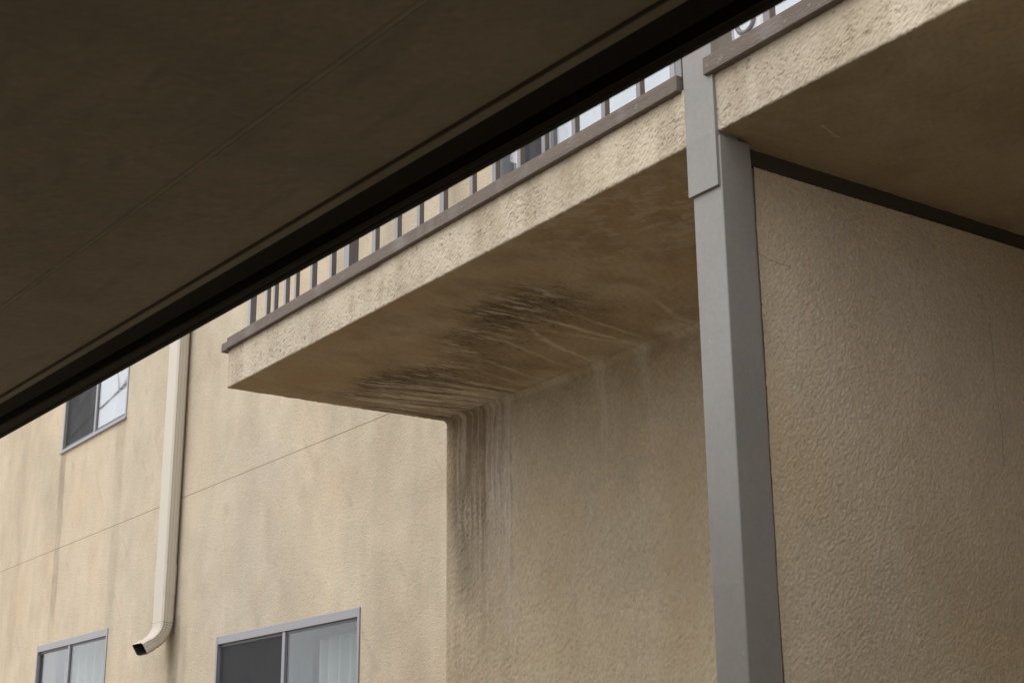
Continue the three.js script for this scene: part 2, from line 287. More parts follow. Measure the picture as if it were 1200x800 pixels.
{
  const ROWS = span(WTOP, WY0, 0.0052), US = span(WING0, WX1, 0.0052);
  const HH = (x, y) => {
    const n = 0.0012 * vn(x * 105, y * 105, 40) + 0.0011 * vn(x * 190, y * 190, 41) + 0.0012 * fbm(x * 22, y * 22, 2, 42);
    const cr = Math.abs(vn(x * 46 + vn(x * 60, y * 60, 43), y * 46 + vn(x * 60, y * 60, 44), 45)); 
    return n - 0.0026 * (1 - ss(0, 0.14, cr)) * ss(0.0, 0.5, vn(x * 9, y * 9, 46)) + 0.004 * fbm(x * 2, y * 2, 2, 47);
  };
  // the top 4 cm sweeps forward into the soffit as a hand-trowelled cove; the left arris is slightly rounded
  const g = grid(US, ROWS.length, (u, j) => {
    const y = ROWS[j], c = ss(SOF - 0.026, SOF, y), e = Math.exp(-(u - WING0) / 0.004);
    return [u, y, ZW + 0.016 * c * c - 0.006 * e, 0, 0, 1];
  }, (u, j) => HH(u, ROWS[j]) * (0.25 + 0.75 * ss(0.0, 0.03, u - WING0)), (u, j) => [(u - WING0) / (WX1 - WING0), (ROWS[j] - WY0) / (WTOP - WY0)]);
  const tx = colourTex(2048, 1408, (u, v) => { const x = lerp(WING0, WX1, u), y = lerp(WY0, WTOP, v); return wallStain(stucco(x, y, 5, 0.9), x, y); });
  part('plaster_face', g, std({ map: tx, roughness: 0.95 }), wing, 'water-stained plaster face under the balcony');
  const plain = std({ map: (() => { const t = colourTex(1024, 1024, (u, v) => stucco(u * 3.5, v * 3.5, 2, 0.7)); return t; })(), roughness: 0.95, bumpMap: rep(stuccoBump, 5, 5), bumpScale: 0.003 });
  wing.userData.plain = undefined; delete wing.userData.plain;
  const uvBox = (x0, x1, y0, y1, z0, z1) => { const g = box(x0, x1, y0, y1, z0, z1), p = g.attributes.position, n = g.attributes.normal, t = g.attributes.uv; for (let i = 0; i < p.count; i++) t.setXY(i, (Math.abs(n.getX(i)) > 0.5 ? p.getZ(i) : p.getX(i)) / 3.5, (Math.abs(n.getY(i)) > 0.5 ? p.getZ(i) : p.getY(i)) / 3.5); return g; };
  part('wall_core', [uvBox(WING0, WX1, 0, WY0, ZW - 0.29, ZW), uvBox(WING0 + 0.001, WX1, WY0, WTOP, ZW - 0.29, ZW - 0.012)], plain, wing);
  // upper storey with the sliding door opening
  const DX0 = -4.44, DX1 = -3.345, DY0 = 3.2, DY1 = 5.2;
  part('upper_wall', [uvBox(WING0, DX0, WTOP, FH, ZW - 0.16, ZW), uvBox(DX1, -3.2, WTOP, FH, ZW - 0.16, ZW), uvBox(-3.2, WX1, WTOP, DY0, ZW - 0.16, ZW), uvBox(-3.2, WX1, DY1, FH, ZW - 0.16, ZW), uvBox(DX0, DX1, DY1, FH, ZW - 0.16, ZW), uvBox(DX0, DX1, WTOP, DY0, ZW - 0.16, ZW)], plain, wing);
  const d = sub('sliding_door', wing);
  part('frame', [rbox(DX0, DX0 + 0.018, DY0, DY1, ZW - 0.1, ZW + 0.01), rbox(DX1 - 0.025, DX1, DY0, DY1, ZW - 0.1, ZW + 0.01), rbox(DX0 + 0.018, DX1 - 0.025, DY1 - 0.05, DY1, ZW - 0.1, ZW + 0.009), rbox(DX0 + 0.018, DX1 - 0.025, DY0, DY0 + 0.05, ZW - 0.1, ZW + 0.009)], aluminium, d);
  part('stile', rbox(-4.3, -4.262, DY0 + 0.05, DY1 - 0.05, ZW - 0.05, ZW - 0.01), whiteFrame, d);
  part('stile', rbox(-4.12, -4.078, DY0 + 0.05, DY1 - 0.05, ZW - 0.05, ZW - 0.01), aluminium, d);
  part('pane', box(-4.42, -4.3, DY0 + 0.05, DY1 - 0.05, ZW - 0.032, ZW - 0.028), glass, d);
  part('pane', box(-4.262, -4.12, DY0 + 0.05, DY1 - 0.05, ZW - 0.032, ZW - 0.028), glass, d, 'dark pane of the sliding door');
  part('insect_screen', box(-4.262, -4.12, DY0 + 0.05, DY1 - 0.05, ZW - 0.021, ZW - 0.020), screenMesh, d);
  part('pane', box(-4.078, DX1 - 0.025, DY0 + 0.05, DY1 - 0.05, ZW - 0.032, ZW - 0.028), glassCoated, d, 'wide pane that mirrors the pale sky');
  const d2 = sub('sliding_door', wing);
  part('frame', [rbox(-3.2, -3.05, DY0, DY1, ZW - 0.1, ZW + 0.01), rbox(-2.29, -2.262, DY0, DY1, ZW - 0.1, ZW + 0.01), rbox(-3.05, -2.29, DY1 - 0.05, DY1, ZW - 0.1, ZW + 0.009), rbox(-3.05, -2.29, DY0, DY0 + 0.05, ZW - 0.1, ZW + 0.009)], aluminium, d2);
  part('pane', box(-3.05, -2.29, DY0 + 0.05, DY1 - 0.05, ZW - 0.022, ZW - 0.018), glassCoated, d2);
  part('room', [box(-3.3, -2.1, 3.1, 5.4, ZW - 1.25, ZW - 1.2), box(-3.2, -3.15, 3.1, 5.4, ZW - 1.2, ZW - 0.16), box(-2.21, -2.16, 3.1, 5.4, ZW - 1.2, ZW - 0.16), box(-3.2, -2.16, 5.4, 5.45, ZW - 1.2, ZW - 0.16), box(-3.2, -2.16, 3.05, 3.1, ZW - 1.2, ZW - 0.16)], roomPaint, d2);
  curtain('white curtain behind the glass door above the right balcony, by the appliance', -3.02, -2.3, 3.15, 5.15, ZW - 0.1, 5, 0.014, 64);
  const zb = ZW - 1.6;
  part('room', [box(DX0 - 0.3, DX1 + 0.3, 3.1, 5.4, zb - 0.05, zb), box(DX0 - 0.35, DX0 - 0.3, 3.1, 5.4, zb, ZW - 0.16), box(DX1 + 0.3, DX1 + 0.35, 3.1, 5.4, zb, ZW - 0.16), box(DX0 - 0.35, DX1 + 0.35, 5.4, 5.45, zb - 0.05, ZW - 0.16), box(DX0 - 0.35, DX1 + 0.35, 3.05, 3.1, zb - 0.05, ZW - 0.16)], roomPaint, d);
  curtain('striped pale curtain at the left end of the sliding door above the stained balcony', -4.43, -4.28, 3.15, 5.15, ZW - 0.09, 3, 0.012, 44);
  curtain('white curtain behind the wide pale pane of the sliding door above the stained balcony', -4.09, -3.36, 3.15, 5.15, ZW - 0.1, 5, 0.014, 54);
  wing.userData.label = 'tan stucco wall under the stained balcony, streaked brown at its corner';
  // bay behind the fin wall
  const bay = thing('bay_wall', 'recessed tan stucco wall at the back of the right balcony, past the fin wall', 'wall', [-2.2, 0, -3.52]);
  const EX0 = -3.6;
  part('wall', [uvBox(-2.2, 4, 0, FH, -3.66, -3.52)], plain, bay);
  part('roof', [box(FX0, 4, FH, FH + 0.12, -9, ZW + 0.1)], plain, bay);
}

// ================================================================ BALCONY SLABS
const R0 = 0.005;
function slabProfile(ftop, zEnd, fd, sd) {         // down the fascia, round the arris, back along the soffit
  const p = [];
  for (const y of span(ftop, SOF + R0, fd)) p.push([y, ZF, 0, 1]);
  for (let i = 1; i < 4; i++) { const a = i / 4 * Math.PI / 2; p.push([SOF + R0 - R0 * Math.sin(a), ZF - R0 + R0 * Math.cos(a), -Math.sin(a), Math.cos(a)]); }
  for (const z of span(ZF - R0, zEnd, sd)) p.push([SOF, z, -1, 0]);
  let s = 0; p.forEach((q, i) => { if (i) s += Math.hypot(q[0] - p[i - 1][0], q[1] - p[i - 1][1]); q.push(s); });
  return p;
}
function fasciaRelief(x, s, seed) {                // thrown and knocked-down plaster
  const w1 = vn(x * 90, s * 90, seed), w2 = vn(x * 90, s * 90, seed + 1);
  const n = vn(x * 150 + 0.7 * w1, s * 150 + 0.7 * w2, seed + 2), r = Math.abs(vn(x * 104 + 1.0 * w2, s * 136 + 1.0 * w1 + x * 30, seed + 3));
  const patch = 0.15 + 0.85 * ss(-0.3, 0.45, vn(x * 19, s * 19, seed + 6) + 0.4 * vn(x * 60, s * 60, seed + 7));
  return 0.0008 * ss(-0.3, 0.3, n) + 0.0026 * patch * (ss(0.0, 0.12, r) - 1) + 0.0009 * vn(x * 260, s * 260, seed + 4) + 0.0014 * fbm(x * 7, s * 7, 3, seed + 5);
}
function soffitRelief(x, z, seed) {
  return 0.0016 * fbm(x * 40, z * 40, 3, seed) + 0.0011 * vn(x * 100, z * 100, seed + 3) + 0.003 * fbm(x * 2.4, z * 2.4, 2, seed + 5) + 0.0012 * Math.max(0, vn(x * 26, z * 26, seed + 7) - 0.2);
}
function soffitStain(c, x, w) {                    // w = distance out from the wall
  const st = fbm(x * 48, w * 7, 4, 100), st2 = fbm(x * 100, w * 14, 3, 104), pat = fbm(x * 6, w * 6, 4, 108), big = fbm(x * 2.2, w * 2.8, 3, 112), gr = vn(x * 190, w * 150, 119);
  // overall yellow-brown tone: warm shade of the soffit put into its colour
  mix3(c, [0.35, 0.235, 0.115], clamp(0.65 + 0.7 * big) * 0.8);
  const brown = clamp(fbm(x * 9, w * 6, 4, 140) - 0.05); mix3(c, [0.2, 0.14, 0.075], clamp(brown * 0.8));
  // dark mould along the damp line
  const wc = x < -4.1 ? lerp(0.47, 0.42, clamp((x + 4.7) / 0.6)) : lerp(0.42, 0.58, clamp((x + 4.1) / 0.6));
  const reach = ss(-4.8, -4.62, x + 0.05 * pat) * (1 - ss(-3.42, -3.1, x + 0.25 * pat));
  const d = w - wc - 0.09 * st - 0.12 * pat;
  let band = Math.exp(-(d * d) / (d > 0 ? 0.016 : 0.045)) * reach;
  band *= (0.6 + 0.4 * ss(-0.5, 0.6, Math.cos((x + 4.5) * 5.6))) * clamp(0.95 + 0.55 * st + 0.9 * pat + 0.25 * gr);
  mix3(c, [0.125, 0.084, 0.044], clamp(band * 1.15, 0, 0.92));
  const spk = vn(x * 95, w * 80, 145) + 0.7 * vn(x * 210, w * 170, 146); if (spk > 0.55) mix3(c, [0.07, 0.048, 0.028], clamp((spk - 0.55) * 1.6) * clamp(band * 1.3 + 0.08));
  // darker brown damp field between the mould and the wall on the left
  const damp = (1 - ss(0.3, 0.55, w + 0.1 * pat)) * (1 - ss(-4.38, -4.15, x + 0.1 * pat)) * clamp(0.5 + 1.2 * st + 0.2 * gr);
  mix3(c, [0.13, 0.09, 0.05], clamp(damp * 0.95));
  // pale mineral runs toward the wall
  const run = (xw, xs, w0, wd, s) => {
    if (w > w0 + 0.12) return;
    const t = clamp(w / w0), xc = lerp(xw, xs, t * (0.55 + 0.45 * t)) + 0.007 * vn(w * 9, xw * 13, 120) + 0.003 * vn(w * 33, xw * 7, 121), dd = Math.abs(x - xc) * (1 + 0.6 * st2);
    const q = (1 - ss(wd * 0.25, wd, dd)) * (1 - ss(w0 * 0.6, w0 + 0.05, w + 0.09 * st)) * s * clamp(0.85 + 1.3 * st2 + 0.6 * st + 0.2 * gr);
    if (q > 0) mix3(c, [0.60, 0.52, 0.42], clamp(q));
  };
  run(-4.665, -4.68, 0.55, 0.042, 0.95); run(-4.72, -4.73, 0.45, 0.018, 0.6); run(-4.51, -4.62, 0.55, 0.045, 0.9); run(-4.45, -4.54, 0.5, 0.036, 0.85); run(-4.38, -4.45, 0.5, 0.042, 0.95); run(-4.57, -4.66, 0.45, 0.02, 0.7); run(-4.33, -4.34, 0.45, 0.03, 0.75); run(-4.28, -4.24, 0.36, 0.024, 0.6);
  run(-4.2, -4.1, 0.3, 0.016, 0.4); run(-4.62, -4.7, 0.3, 0.014, 0.6); run(-4.42, -4.5, 0.35, 0.016, 0.6); run(-4.35, -4.4, 0.3, 0.014, 0.6); run(-4.1, -3.95, 0.45, 0.013, 0.45); run(-3.82, -3.56, 0.52, 0.017, 0.75); run(-3.80, -3.66, 0.42, 0.012, 0.4); run(-3.57, -3.5, 0.55, 0.018, 0.85); run(-3.585, -3.62, 0.46, 0.015, 0.6); run(-3.3, -3.14, 0.34, 0.016, 0.55); run(-3.5, -3.38, 0.6, 0.014, 0.5); run(-3.92, -3.7, 0.55, 0.014, 0.45);
  // grey scum combed through the mould patches
  const scum = Math.exp(-((w - wc - 0.02) ** 2) / 0.016) * reach * clamp(2.4 * st2 + 1.6 * st - 0.3); mix3(c, [0.50, 0.43, 0.345], clamp(scum * 0.9));
  // scum along the cove, in lengths
  const cov = (1 - ss(0.025, 0.13, w + 0.05 * st2 + 0.03 * pat)) * (ss(0.0, 0.35, vn(x * 3.1, 5, 130)) * 0.5 + (1 - ss(0.05, 0.16, Math.abs(x + 4.08))) * 0.8 + (1 - ss(0.05, 0.14, Math.abs(x + 3.35))) * 0.9 + (1 - ss(0.03, 0.09, Math.abs(x + 3.8))) * 0.9 + (1 - ss(0.02, 0.08, Math.abs(x + 3.58))) * 0.8);
  mix3(c, [0.58, 0.5, 0.405], clamp(cov * 0.95 * clamp(0.8 + 1.1 * st2)));
  // scraped pale patches on the right
  const scr = (1 - ss(0.1, 0.55, Math.hypot((x + 2.6) * 0.9, w - 0.72))) * clamp(fbm(x * 40 + w * 25, w * 40, 3, 134) * 2.0 + 0.15); mix3(c, [0.48, 0.415, 0.33], clamp(scr * 0.6));
  return c;
}
function slab(balcony, us, xa, xb, zEnd, seed, stain, xCoarse) {
  const P = slabProfile(3.145, zEnd, 0.0024, 0.0065), L = P[P.length - 1][4], FS = 0.145;
  const g = grid(us, P.length, (u, j) => { const q = P[j]; return [u, q[0], q[1], 0, q[2], q[3]]; },
    (u, j) => { const q = P[j], f = 1 - ss(FS - 0.01, FS + 0.015, q[4]); const gap = seed === 200 && q[4] < 0.04 ? -0.006 * ss(-4.36, -4.3, u) * (1 - ss(-3.72, -3.66, u)) * (1 - ss(0.0006, 0.0026, Math.abs(q[4] - 0.0065 - 0.006 * Math.sin((u + 4.36) * 4.6) - 0.004 * vn(u * 22, 3, 207)))) : 0;
      return f > 0.99 ? gap + fasciaRelief(u, q[4], seed) : f < 0.01 ? soffitRelief(u, q[1], seed + 20) : f * fasciaRelief(u, q[4], seed) + (1 - f) * soffitRelief(u, q[1], seed + 20); },
    (u, j) => [(u - xa) / (xb - xa), P[j][4] / L]);
  const tx = colourTex(2048, 1024, (u, v) => {
    const x = lerp(xa, xb, u), s = v * L; let c = stucco(x, s, seed, s < FS ? 1.0 : 0.8);
    if (s < FS) {
      const n = fbm(x * 6, s * 5, 3, seed + 60), dr = fbm(x * 11, s * 2, 3, seed + 63);
      mix3(c, [0.24, 0.185, 0.115], clamp(dr + 0.14) * 0.75); mix3(c, [0.56, 0.485, 0.385], clamp(n) * 0.4); mix3(c, [0.3, 0.235, 0.155], clamp(fbm(x * 26, s * 22, 3, seed + 69) - 0.1) * 0.8);
      const dk = vn(x * 46 + x * 20, s * 60, seed + 66) + 0.6 * vn(x * 120, s * 120, seed + 67); if (dk > 0.8) mix3(c, [0.23, 0.175, 0.115], clamp((dk - 0.8) * 1.6));  // dirt grains lodged in the plaster
    } else c = stain(c, x, (s - FS));
    return c;
  });
  return part('slab', g, std({ map: tx, roughness: 0.95 }), balcony);
}
const balc = thing('balcony', 'left cantilevered stucco balcony with water-stained soffit and grey baluster railing', 'balcony', [BAL0, SOF, ZF]);
slab(balc, span(BAL0, POST0 + 0.03, 0.0026), BAL0, POST0 + 0.03, ZW - 0.02, 200, (c, x, s) => soffitStain(c, x, (ZF - ZW) - s));
const coreStucco = std({ color: rgb(0.44, 0.365, 0.275), roughness: 0.95, bumpMap: rep(stuccoBump, 2, 0.5), bumpScale: 0.004 });
part('slab_core', rbox(BAL0 + 0.0015, POST0 + 0.028, SOF + 0.006, 3.17, ZW, ZF - 0.006, 0.004), coreStucco, balc);

const railWood = std({ map: (() => colourTex(2048, 64, (u, v) => {
  const x = u * 2.6, y = v * 0.045, l = 1 + 0.16 * fbm(x * 5, y * 120, 3, 300) + 0.06 * vn(x * 160, y * 400, 302), c = [0.135 * l, 0.104 * l, 0.082 * l];
  const sc = vn(x * 60, y * 90, 305) + 0.7 * vn(x * 150, y * 260, 306); if (sc > 0.9) mix3(c, [0.24, 0.215, 0.19], clamp((sc - 0.9) * 1.3));
  if (sc < -1.15) mix3(c, [0.09, 0.078, 0.068], 0.5);
  const dr = fbm(x * 14, y * 6, 2, 308); if (dr > 0.3) mix3(c, [0.25, 0.235, 0.215], (dr - 0.3) * 0.8);
  return c; }))(), roughness: 0.85, bumpMap: rep(smoothBump, 10, 1), bumpScale: 0.0012 });
function board(x0, x1, y0, y1, z0, z1, len = 2.6) {
  const g = rbox(x0, x1, y0, y1, z0, z1, 0.003, 2), p = g.attributes.position, n = g.attributes.normal, t = g.attributes.uv;
  for (let i = 0; i < p.count; i++) t.setXY(i, (Math.abs(n.getX(i)) > 0.7 ? p.getZ(i) : p.getX(i)) / len, (Math.abs(n.getY(i)) > 0.7 ? p.getZ(i) : p.getY(i)) / 0.045);
  return g;
}
part('edge_board', [board(-4.79, -2.305, 3.141, 3.183, ZF - 0.09, ZF + 0.017), board(-4.84, -4.7885, 3.139, 3.172, ZF - 0.09, ZF + 0.0155)], railWood, balc);
part('edge_board', board(-4.838, -4.735, 3.141, 3.181, ZW + 0.01, ZF - 0.092), railWood, balc);
const barGeo = new RoundedBoxGeometry(0.0165, 0.94, 0.0165, 2, 0.0015);
function baluster(balcony, x, z, w = 0.0165, name = 'baluster') {
  balcony.updateWorldMatrix(true, false);
  const m = new THREE.Mesh(w === 0.0165 ? barGeo : new RoundedBoxGeometry(w, 0.94, w, 2, 0.002), railPaint); m.name = name;
  m.castShadow = m.receiveShadow = true; m.position.set(x, 3.183 + 0.47, z).sub(balcony.position); balcony.add(m);
}
const ZB = ZF - 0.032;
for (const x of [-4.41, -4.213, -4.074, -3.786, -3.65, -3.52, -3.386, -3.233, -3.116, -2.997, -2.884, -2.752, -2.628, -2.49]) baluster(balc, x, ZB);
baluster(balc, -4.69, ZB, 0.024, 'rail_post'); baluster(balc, -3.96, ZB - 0.006, 0.036, 'rail_post'); baluster(balc, -2.338, ZB, 0.022, 'rail_post');
for (const z of [-2.226, -2.257, -2.342, -2.414, -2.495, -2.566, -2.672, -2.774, -2.877, -2.985]) baluster(balc, -4.755, z, 0.0164);
part('top_rail', [rbox(-4.80, -2.305, 4.123, 4.163, ZB - 0.025, ZB + 0.025, 0.004), rbox(-4.79, -4.73, 4.123, 4.161, ZW + 0.005, ZB - 0.026, 0.004)], railPaint, balc);

const balR = thing('balcony', 'right balcony with smoother dark brown soffit, overhanging the fin wall', 'balcony', [POST1, SOF, ZF]);
slab(balR, span(-2.232, -0.95, 0.0026), -2.232, -0.95, -3.54, 230, (c, x, s) => {
  const p = fbm(x * 4, s * 4, 4, 260), q = fbm(x * 1.3, s * 1.5, 3, 264); mix3(c, [0.35, 0.245, 0.125], clamp(0.6 + 0.7 * q) * 0.7); mix3(c, [0.2, 0.14, 0.075], clamp(p + 0.1) * 0.75); mix3(c, [0.46, 0.36, 0.235], clamp(fbm(x * 3.1 + 7, s * 3.4, 4, 266) - 0.05) * 0.7); { const sp = vn(x * 90, s * 90, 275) + 0.6 * vn(x * 200, s * 200, 276); if (sp > 1.05) mix3(c, [0.16, 0.115, 0.065], clamp((sp - 1.05) * 1.2)); }
  const sc = fbm(x * 30 + s * 20, s * 34, 3, 268); if (sc > 0.3) mix3(c, [0.40, 0.34, 0.27], clamp((sc - 0.3) * 1.2));
  const dx = Math.abs(x + 2.055 + 0.25 * (s - 0.2) + 0.002 * vn(s * 40, 1, 271)); if (s > 0.17 && s < 0.25) mix3(c, [0.5, 0.46, 0.4], (1 - ss(0.0015, 0.004, dx)) * 0.7);       // pale scratch by the post
  const ring = Math.abs(Math.hypot(x + 1.62, (s - 0.28) * 1.2) - 0.05); mix3(c, [0.42, 0.38, 0.33], (1 - ss(0.0, 0.03, ring)) * 0.3 * clamp(0.3 + fbm(x * 30, s * 30, 2, 273)));
  return c;
});
part('slab_core', [rbox(-2.2, 4, SOF + 0.006, 3.17, -3.52, ZF - 0.006, 0.004)], coreStucco, balR);
part('slab_end', [box(-0.95, 4, SOF, SOF + 0.005, -3.52, ZF - 0.001), box(-0.95, 4, SOF + 0.005, 3.145, ZF - 0.005, ZF)], coreStucco, balR);
part('edge_board', board(-2.212, 4, 3.139, 3.183, ZF - 0.09, ZF + 0.02), railWood, balR);
for (let i = 0; i < 16; i++) baluster(balR, -2.045 + i * 0.135, ZB, i ? 0.0165 : 0.021);
part('top_rail', rbox(-2.19, 4, 4.123, 4.163, ZB - 0.025, ZB + 0.025, 0.004), railPaint, balR);

// ================================================================ POST
{
  const p = thing('post', 'painted grey square steel post between the two balconies', 'post', [POST0, 0, ZF]);
  const uvp = (g) => { const q = g.attributes.position, n = g.attributes.normal, t = g.attributes.uv; for (let i = 0; i < q.count; i++) t.setXY(i, (Math.abs(n.getX(i)) > 0.7 ? q.getZ(i) : q.getX(i)) / 0.5, q.getY(i)); return g; };
  part('shaft', uvp(rbox(POST0 + 0.003, POST1 + 0.006, 0, 2.99, ZF - 0.092, ZF + 0.002, 0.0035, 3)), postPaint, p);
  part('shaft', uvp(rbox(POST0 + 0.003, POST1, 2.99, 4.2, ZF - 0.062, ZF + 0.002, 0.0035, 3)), postPaint, p, 'slimmer upper shaft beside the railings');
  part('cover_plate', uvp(rbox(POST0 - 0.004, POST1 + 0.001, 2.869, 4.2, ZF + 0.0015, ZF + 0.0095, 0.0015, 2)), postPaint, p, 'flat plate over the upper front of the post');
  const bead = uvp(box(POST1 - 0.012, POST1 + 0.0015, 0, 2.955, ZF - 0.0955, ZF - 0.091)); part('edge_trim', bead, std({ color: rgb(0.33, 0.315, 0.29), roughness: 0.5 }), p);
  const base = new RoundedBoxGeometry(0.18, 0.012, 0.18, 2, 0.003); base.translate((POST0 + POST1) / 2, 0.006, ZF - 0.045); part('base_plate', base, postPaint, p);
}

// ================================================================ FIN WALL
{
  const f = thing('fin_wall', 'rough stucco fin wall at right, shaded under the right balcony', 'wall', [FINX, 0, -2.6]);
  const z0 = ZF - 0.134, z1 = -3.53, y0 = 1.45, y1 = 2.957;
  const US = span(z0, z1, 0.0026), ROWS = span(y1, y0, 0.0026);
  const HH = (z, y) => {
    const w1 = vn(z * 90, y * 90, 400), w2 = vn(z * 90, y * 90, 401);
    const r = Math.abs(vn(z * 170 + 0.9 * w1, y * 170 + 0.9 * w2, 402)), r2 = Math.abs(vn(z * 110 + w2, y * 110 + w1, 403));
    const patch = 0.7 + 0.3 * ss(-0.45, 0.5, vn(z * 6, y * 6, 407) + 0.5 * vn(z * 17, y * 17, 408));
    return 0.0011 * patch * ss(0.0, 0.3, r) + 0.0004 * ss(0, 0.25, r2) + 0.0010 * vn(z * 240, y * 240, 404) + 0.005 * fbm(z * 2.5, y * 2.5, 3, 405) - 0.0025;
  };
  const g = grid(US, ROWS.length, (u, j) => [FINX, ROWS[j], u, 1, 0, 0], (u, j) => HH(u, ROWS[j]), (u, j) => [(z0 - u) / (z0 - z1), (ROWS[j] - y0) / (y1 - y0)]);
  const tx = colourTex(1536, 1536, (u, v) => {
    const z = lerp(z0, z1, u), y = lerp(y0, y1, v), c = stucco(z, y, 31, 0.7);
    mix3(c, [0.37, 0.27, 0.145], clamp(fbm(z * 2, y * 1.6, 3, 410) + 0.15) * 0.7); { const k = 1.22 + 0.1 * vn(z * 230, y * 230, 415) + 0.08 * vn(z * 120, y * 120, 416); c[0] *= k; c[1] *= k; c[2] *= k; }
    const cz = 2.745 - (z0 - z) * 0.10 + 0.004 * vn(z * 60, 2, 412);                    // hairline crack near the post
    if (z > z0 - 0.1) mix3(c, [0.2, 0.15, 0.1], (1 - ss(0.0006, 0.002, Math.abs(y - cz))) * 0.5);
    const cv = -3.035 + 0.006 * vn(y * 9, 4, 418) + 0.003 * vn(y * 40, 4, 419); if (y > 2.35 && y < 2.72) mix3(c, [0.12, 0.09, 0.06], (1 - ss(0.0008, 0.0026, Math.abs(z - cv))) * 0.4);   // hairline crack farther in
    return c;
  });
  part('plaster_face', g, std({ map: tx, roughness: 0.95 }), f);
  part('wall_core', [box(POST0 + 0.02, FINX - 0.01, 0, y1, z1, z0 + 0.004), box(FINX - 0.0101, FINX - 0.001, 0, y0, z1, z0 + 0.004)], coreStucco, f);
  part('gap_shade_strip', box(POST0 + 0.03, FINX - 0.004, 0, y1, z0 + 0.0055, ZF - 0.0925), std({ color: rgb(0.075, 0.074, 0.072), roughness: 0.6 }), f, 'narrow dark strip, shade of the gap between post and plaster put into its colour');  // dark colour stands in for the shade of the gap
  part('ledger_beam', [rbox(POST0 + 0.01, FINX - 0.004, y1 + 0.001, SOF + 0.004, z1, ZF - 0.094, 0.003)], std({ color: rgb(0.06, 0.047, 0.033), roughness: 0.8, bumpMap: rep(smoothBump, 8, 1), bumpScale: 0.002 }), f);
}

// fin wall added out of frame on the right to block light from the bay
{
  const f = thing('fin_wall', 'added fin wall out of frame at right, keeps light out of the bay', 'wall', [0.5, 0, -2.8]);
  part('wall', rbox(0.45, 0.55, 0, 2.998, -3.52, ZF + 0.002, 0.004), coreStucco, f);
}

// ================================================================ DOWNSPOUT
{
  const xa = -8.32, xb = -8.165, zc0 = ZL + 0.014, zc1 = ZL + 0.086, W = xb - xa, D = zc1 - zc0;
  const t = thing('downspout', 'cream metal downspout with kicked-out elbow on the tan wall', 'downspout', [(xa + xb) / 2, 2.4, ZL]);
  // fluted rectangular section, (a across the wall, b out from it)
  const sec = []; { const flute = (n, q) => 0.0018 * (0.5 - 0.5 * Math.cos(n * q * Math.PI * 2)); const N = 16, r = 0.008;
    for (let i = 0; i < N; i++) { const q = i / N; sec.push([-W / 2 + r + (W - 2 * r) * q, D / 2 - 0.3 * flute(2, q)]); }
    for (let i = 0; i < N; i++) { const q = i / N; sec.push([W / 2 - flute(3, q), D / 2 - r - (D - 2 * r) * q]); }
    for (let i = 0; i < 6; i++) { const q = i / 6; sec.push([W / 2 - r - (W - 2 * r) * q, -D / 2]); }
    for (let i = 0; i < N; i++) { const q = i / N; sec.push([-W / 2 + flute(3, q), -D / 2 + r + (D - 2 * r) * q]); } }
  function sweep(path) {                             // path: [[y, z, tilt, scale]], tilt about X: 0 = straight down, section normal follows
    const n = sec.length, P = [], T = [], I = [];
    path.forEach(([y, z, a, s], k) => sec.forEach(([u, b], i) => { P.push((xa + xb) / 2 + u * s, y + b * s * Math.sin(a), z + b * s * Math.cos(a)); T.push(i / n, k * 0.05); }));
    for (let k = 0; k < path.length - 1; k++) for (let i = 0; i < n; i++) { const a = k * n + i, b = k * n + (i + 1) % n; I.push(a, a + n, b, b, a + n, b + n); }
    const g = new THREE.BufferGeometry(); g.setAttribute('position', new THREE.Float32BufferAttribute(P, 3)); g.setAttribute('uv', new THREE.Float32BufferAttribute(T, 2)); g.setIndex(I); g.computeVertexNormals(); return g;
  }
  const zc = (zc0 + zc1) / 2, mat = spoutPaint.clone(); mat.side = THREE.DoubleSide;
  part('pipe', sweep([[FH, zc, 0, 1], [2.86, zc, 0, 1]]), mat, t);
  const path = [[2.875, zc, 0, 1.035], [2.70, zc, 0, 1.035], [2.698, zc, 0, 1.0]];
  const RB = 0.15, yb = 2.55; path.push([yb, zc, 0, 1]);
  const A = 1.02, n = 33; for (let i = 1; i <= n; i++) { const a = A * i / n; path.push([yb - RB * Math.sin(a), zc + RB * (1 - Math.cos(a)), a, i % 3 === 0 ? 0.925 : 1.0]); }
  const [ey, ez] = path[path.length - 1]; path.push([ey - 0.02 * Math.cos(A), ez + 0.02 * Math.sin(A), A, 1.02], [ey - 0.07 * Math.cos(A), ez + 0.07 * Math.sin(A), A, 1.02]);
  part('elbow', sweep(path), mat, t);
  { const p = path.slice(-14).map(([y, z, a, q]) => [y, z, a, q * 0.965]); const e = p[p.length - 1]; e[0] += 0.002 * Math.cos(A); e[1] -= 0.002 * Math.sin(A);
    const inner = std({ color: rgb(0.035, 0.034, 0.026), roughness: 0.95 }); inner.side = THREE.DoubleSide; part('lining', sweep(p), inner, t, 'grimy lining of the outlet, darkened with shade put into its colour'); }  // liner added to darken the outlet, its shade is in the colour
  part('strap', [rbox(xa - 0.012, xb + 0.006, 4.6, 4.63, zc1, zc1 + 0.002, 0.0008), rbox(xb, xb + 0.003, 4.6, 4.63, ZL, zc1, 0.0008), rbox(xa - 0.003, xa, 4.6, 4.63, ZL, zc1, 0.0008)], mat, t);
}

